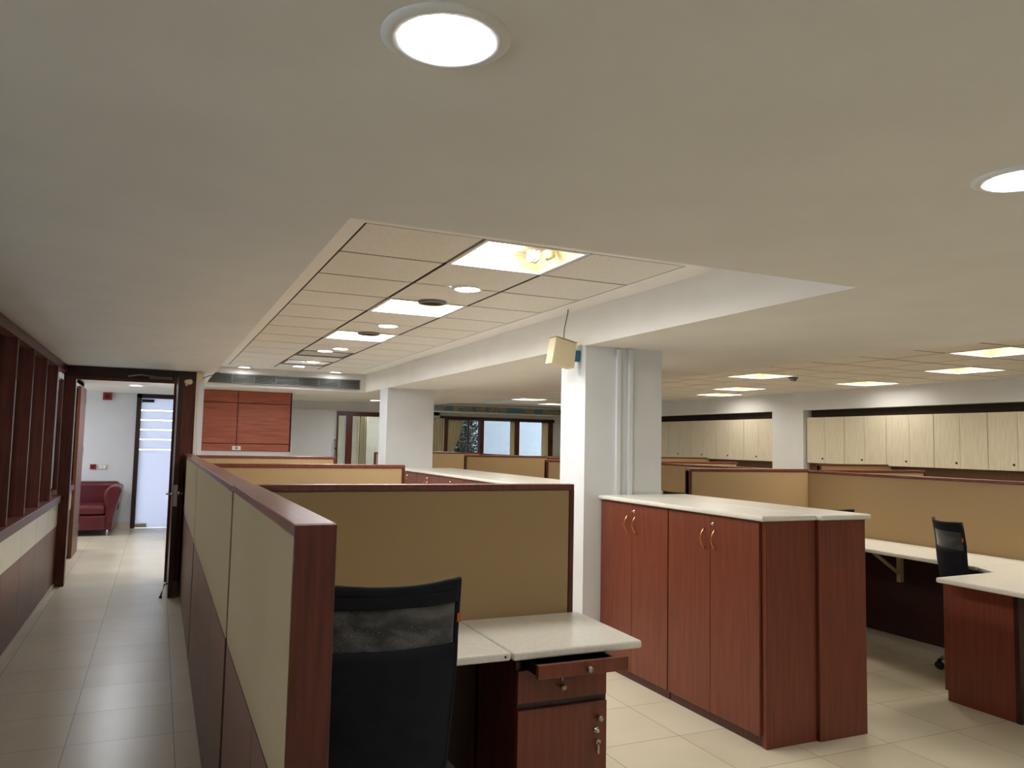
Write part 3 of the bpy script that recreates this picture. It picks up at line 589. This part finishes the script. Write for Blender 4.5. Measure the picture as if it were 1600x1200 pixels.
ords = ['nearest the front pillar','second from the front pillar','third from the front pillar','third from the far pillar','second from the far pillar','nearest the far pillar']
for k in range(n):
    y0 = 5.13+k*d
    cabinet(2.87,3.22,y0+.002,y0+d-.002,'red wood cabinet under the long counter, '+ords[k],'cabinets under the long counter',-1)
    cabinet(3.6,3.225,y0+.002,y0+d-.002,'red wood cabinet facing right under the long counter, '+ords[k],'cabinets facing right under the long counter',1)
counter(2.85,5.125,3.62,9.975,1.131,'long cream countertop running between the two white pillars')
# ------------------------------------------------------------------ overhead cabinets
def overhead(y0, y1, label, group):
    t = thing('overhead_cabinet', label, 'overhead cabinet', (9.56,(y0+y1)/2,1.3), group); ym = (y0+y1)/2
    part(t,'body',B(9.40,y0+.002,1.30,9.719,y1-.002,2.012),'over')
    for k,(c,d) in enumerate(((y0+.004,ym-.002),(ym+.002,y1-.004))):
        dr = part(t,'door',B(9.382,c,1.298,9.40,d,2.010),'over',bevel=.002)
        if k == 1: part(t,'lock',MB().cyl((9.382,c+.05,1.37),.014,-.008,'x',12),'black',parent=dr,label='small black lock')
    return t
W2 = .745; ordn = ['first','second','third','fourth','fifth','sixth','seventh','eighth','ninth']
for k in range(9): overhead(9.42-(k+1)*W2,9.42-k*W2,'pale overhead cabinet, %s to the right of the white column' % ordn[k],'overhead cabinets right of the column')
for k in range(9): overhead(10.15+k*W2,10.15+(k+1)*W2,'pale overhead cabinet, %s to the left of the white column' % ordn[k],'overhead cabinets left of the column')
# ------------------------------------------------------------------ front desk
ZD = .752
w1 = MB().prism([(1.198,2.605),(1.745,2.605),(1.765,3.155),(1.198,3.155)],ZD-.03,ZD)
tag(w1.make('worktop','stone',bevel=.009),'cream worktop of the front desk, right part over the drawers','worktop','front worktops')
w2 = MB().prism([(.335,2.615),(1.194,2.615),(1.194,3.155),(.335,3.155)],ZD-.03,ZD)
wt2 = tag(w2.make('worktop','stone',bevel=.009),'cream worktop of the front desk, left part behind the mesh chair','worktop','front worktops')
k = MB().cyl((1.17,2.614,ZD-.014),.004,-.003,'y',10).make('screw_hole','black',wt2)
br = thing('shelf_bracket','grey curved metal bracket under the front worktop beside the chair','bracket',(.99,2.7,.6))
part(br,'plate',MB().extr([(2.66,ZD-.031),(3.1,ZD-.031),(3.1,ZD-.05),(2.74,ZD-.055),(2.715,ZD-.09),(2.715,.565),(2.70,.545),(2.665,.545),(2.65,.57),(2.655,.68)],'x',.965,.985),'steel',bevel=.003)
part(br,'flange',B(.965,2.66,ZD-.036,1.01,3.1,ZD-.031),'steel')
part(br,'screw',MB().cyl((.986,2.685,.62),.006,.003,'x',10),'black')
# modesty panel below worktop
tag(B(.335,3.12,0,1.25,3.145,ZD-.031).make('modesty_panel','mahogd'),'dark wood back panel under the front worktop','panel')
pd = thing('drawer_pedestal','red wood drawer pedestal under the front worktop with open top drawer','drawer unit',(1.455,2.9,0))
X0,X1,YF = 1.262,1.652,2.70
part(pd,'body',B((X0,YF+.02,.04,X0+.018,3.11,ZD-.032),(X1-.018,YF+.02,.04,X1,3.11,ZD-.032),(X0,3.09,.04,X1,3.11,ZD-.032),(X0,YF+.03,.04,X1,3.11,.06),(X0+.018,YF+.04,.52,X1-.018,3.09,.53)),'mahog')
part(pd,'plinth',B(X0+.02,YF+.05,0,X1-.02,3.1,.04),'mahogd')
dr = part(pd,'drawer',B((X0+.012,2.555,.662,X1+.0,2.575,.712)),'lam',bevel=.002,label='top drawer, pulled open')
part(pd,'drawer_tray',B((X0+.03,2.575,.665,X0+.04,3.0,.70),(X1-.04,2.575,.665,X1-.03,3.0,.70),(X0+.03,2.575,.662,X1-.03,3.0,.668)),'black',parent=dr)
def knob(x,y,z): return MB().lathe([(0,0),(.005,0),(.005,-.012),(.011,-.014),(.011,-.024),(0,-.025)],(x,y,z),'y',18)
part(pd,'knob',knob(1.475,2.555,.686),'steel',parent=dr,label='round steel knob')
d2_ = part(pd,'drawer',B(X0,YF,.535,X1-.008,YF+.02,.655),'lam',bevel=.002)
part(pd,'knob',knob(1.445,YF,.585),'steel',parent=d2_,label='round steel knob')
part(pd,'lock',MB().lathe([(0,0),(.011,0),(.011,-.004),(0,-.005)],(1.438,YF,.622),'y',16).box(1.436,YF-.02,.612,1.440,YF-.004,.632),'steel',parent=d2_)
d3_ = part(pd,'door',B(X0,YF-.004,.055,X1-.008,YF+.02,.512),'lam',bevel=.002,label='tall lower door')
part(pd,'knob',knob(1.605,YF-.004,.452),'steel',parent=d3_,label='round steel knob')
part(pd,'lock',MB().lathe([(0,0),(.013,0),(.012,-.006),(.006,-.007),(.006,-.018),(0,-.018)],(1.597,YF-.004,.405),'y',18),'chrome',parent=d3_,label='chrome lock')
part(pd,'key',MB().cyl((1.602,YF-.016,.362),.010,.002,'y',14).box(1.599,YF-.016,.318,1.606,YF-.0135,.362).box(1.596,YF-.016,.325,1.600,YF-.0135,.330),'steel',parent=d3_,label='small key hanging on the lock')
part(pd,'rail',B(X0+.002,YF+.012,.510,X1-.004,YF+.03,.537),'mahogd')
# ------------------------------------------------------------------ task chairs
def task_chair(name, label, loc, rotz, group='black task chairs', arms=True, H=1.1, tagm=True):
    # local frame: chair faces +y, origin on floor
    t = thing(name, label, 'office chair', loc, group, rotz=rotz)
    W = .208; z0, z1 = .45, H
    def bp(u, v):   # back surface, u 0..1 left to right, v 0..1 bottom to top
        w = W*(.93+.07*min(1,v*1.6)); x = (u*2-1)*w
        y = -.20-.055*v+.05*(2*u-1)**2-.035*max(0,v-.75)*4*.6*(v)-.02*math.sin(v*3.14)
        return (x, y, z0+(z1-z0)*v-(.012*(1-(2*u-1)**2) if v > .97 else 0))
    def band(v0, v1, m, nm, lab=None, th=.012, off=0):
        b = MB().sheet(lambda u,v: (bp(u,v0+(v1-v0)*v)[0]*1.0, bp(u,v0+(v1-v0)*v)[1]+off, bp(u,v0+(v1-v0)*v)[2]), 20, 14)
        return part(t,nm,b,m,off=L0,solid=th,label=lab)
    band(.90,1.0,'navy','back_band','solid dark top band',.02)
    band(.70,.902,'net','back_mesh','see-through black net',.004)
    band(0,.702,'navy','back_cover','solid dark fabric cover',.016)
    fr = MB(); 
    pth = [bp(0,v/16) for v in range(17)]+[bp(u/10,1) for u in range(1,10)]+[bp(1,1-v/16) for v in range(17)]+[bp(1-u/10,0) for u in range(1,10)]
    fr.tube(pth+[pth[0]],.011,8); part(t,'back_frame',fr,'navy',off=L0)
    if tagm: part(t,'fabric_tag',B(W*.98+.004,-.225,z0+.80*(z1-z0),W*.98+.014,-.219,z0+.84*(z1-z0)),'orange',off=L0,label='small orange tag')
    st = MB()
    def sp_(u,v): 
        x=(u*2-1)*.235; y=-.19+.45*v; r=1-abs(u*2-1)**6*.25
        return (x*(1-.12*v**4), y, .48+.012*math.cos((u-.5)*3)-.03*v**5)
    st.sheet(sp_,16,16); part(t,'seat',st,'navy',off=L0,solid=.055,bevel=.015)
    part(t,'back_support',MB().tube([(0,-.05,.44),(0,-.15,.43),(0,-.19,.47),(0,-.19,.60)],.014,10),'black',off=L0)
    part(t,'mechanism',B(-.08,-.12,.40,.08,.12,.445),'black',off=L0,bevel=.01)
    part(t,'gas_column',MB().cyl((0,0,.11),.026,.30).cyl((0,0,.09),.04,.12),'black',off=L0)
    hub = part(t,'hub',MB().lathe([(0,.085),(.05,.085),(.045,.13),(0,.13)],L0),'chrome',off=L0)
    for k in range(5):
        a = k*2*math.pi/5+.17; c,s_ = math.cos(a),math.sin(a)
        lg = part(t,'leg',MB().tube([(.03*c,.03*s_,.105),(.15*c,.15*s_,.115),(.25*c,.25*s_,.095),(.285*c,.285*s_,.07)],[.022,.018,.014,.01],10),'chrome',off=L0,label='chrome base arm')
        cx, cy = .29*c, .29*s_
        w = MB(); 
        for q in (-1,1): w.lathe([(0,-.009),(.024,-.009),(.027,0),(.024,.009),(0,.009)],(cx+q*.014*-s_*0+q*.014,cy,.0275),'x',16)
        w.box(cx-.006,cy-.012,.04,cx+.006,cy+.012,.07); part(t,'castor',w,'black',off=L0,parent=lg)
    if arms:
        for q in (-1,1):
            part(t,'armrest',MB().tube([(q*.2,.0,.43),(q*.25,.0,.44),(q*.262,.0,.55),(q*.258,.0,.655)],.014,8).box(q*.258-.026,-.12,.655,q*.258+.026,.12,.682),'black',off=L0,bevel=.006)
    return t
task_chair('office_chair','black mesh-backed office chair at the front desk, seen from behind',(.648,2.50,0),.0,arms=False,H=1.083)
ch = task_chair('office_chair','black office chair seen side-on between the right-hand worktops',(5.105,3.56,0),-2.094,H=1.04)
dup(ch,(4.91,4.80,0),'black office chair half hidden behind the near storage cabinets',rotz=-.62)
dup(ch,(5.12,6.75,0),'black office chair whose back just shows over the near countertop',rotz=-1.2)
dup(ch,(4.72,12.3,0),'black office chair just showing over the long counter',rotz=1.4)
# ------------------------------------------------------------------ right-hand L desk
m = MB().prism([(4.30,3.30),(4.30,2.0),(5.615,2.0),(5.615,3.52),(4.985,3.52),(4.88,3.33)],ZD-.03,ZD)
tag(m.make('worktop','stone',bevel=.009),'cream corner worktop over the red wood pedestal on the right','worktop','right-hand worktops')
m = MB().prism([(4.985,3.524),(5.615,3.524),(5.615,5.6),(5.05,5.6)],ZD-.03,ZD)
tag(m.make('worktop','stone',bevel=.009),'long cream worktop along the right-hand fabric partition','worktop','right-hand worktops')
rp = thing('drawer_pedestal','red wood drawer pedestal under the right-hand corner worktop','drawer unit',(4.7,3.13,0))
part(rp,'body',B(4.45,2.93,.0,4.93,3.345,ZD-.032),'lam',bevel=.002)
part(rp,'drawer',B(4.452,3.347,.55,4.928,3.365,.715),'lam'); part(rp,'drawer',B(4.452,3.347,.40,4.928,3.365,.545),'lam')
dd = part(rp,'door',B(4.452,3.347,.06,4.928,3.365,.395),'lam')
for z in (.63,.47): part(rp,'knob',MB().lathe([(0,0),(.008,0),(.016,.02),(0,.024)],(4.5,3.365,z),'y',14),'steel')
part(rp,'side_edge',B(4.448,2.90,.0,4.93,2.928,ZD-.032),'mahogd')
for y,lb in ((4.6,'pale metal bracket under the long right-hand worktop'),):
    b2 = thing('shelf_bracket',lb,'bracket',(5.4,y,.6)); part(b2,'arm',MB().tube([(5.16,y,ZD-.04),(5.6,y,ZD-.04)],.012,6),'cream'); part(b2,'upright',B(5.56,y-.02,.44,5.60,y+.02,ZD-.032),'cream'); part(b2,'brace',MB().tube([(5.25,y,ZD-.045),(5.58,y,.50)],.014,6),'cream')
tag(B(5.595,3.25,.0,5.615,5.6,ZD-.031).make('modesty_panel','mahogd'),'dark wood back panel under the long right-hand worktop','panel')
# ------------------------------------------------------------------ sofa (faces the camera)
so = thing('sofa','burgundy leather tub sofa against the white lobby wall','sofa',(-1.35,13.65,0))
ysf = 13.25
part(so,'seat_base',B(-2.05,ysf,.09,-.66,14.15,.31),'leather',bevel=.03)
part(so,'seat_cushion',B(-2.03,ysf-.02,.32,-.68,13.95,.45),'leather',bevel=.045)
bk = MB()
def bkf(u,v):
    z = .3+.47*v; x = -2.12+1.5*u; dip = 0
    return (x, 14.0+.13*v-.02*math.sin(v*3), z)
bk.box(-2.18,13.96,.3,-.53,14.2,.775); part(so,'backrest',bk,'leather',bevel=.06)
for s,xe in ((1,-.66),(-1,-2.05)):
    prof = []
    pts = [(-.02,.09),(-.02,.45),(-.05,.58),(-.04,.66),(.01,.72),(.09,.745),(.165,.73),(.19,.68),(.16,.58),(.12,.42),(.09,.25),(.08,.09)]
    am = MB().extr([(xe+s*px,pz) for px,pz in pts],'y',ysf+.02,14.14); part(so,'armrest',am,'leather',bevel=.02)
    part(so,'arm_front',MB().extr([(xe+s*(.02+px*.72),.12+pz*.84) for px,pz in pts],'y',ysf-.004,ysf+.03),'leather',bevel=.012)
    for y in (ysf+.05,14.05): part(so,'leg',MB().lathe([(0,0),(.018,0),(.022,.1),(0,.1)],(xe+s*.02,y,0)),'chrome',label='chrome leg')
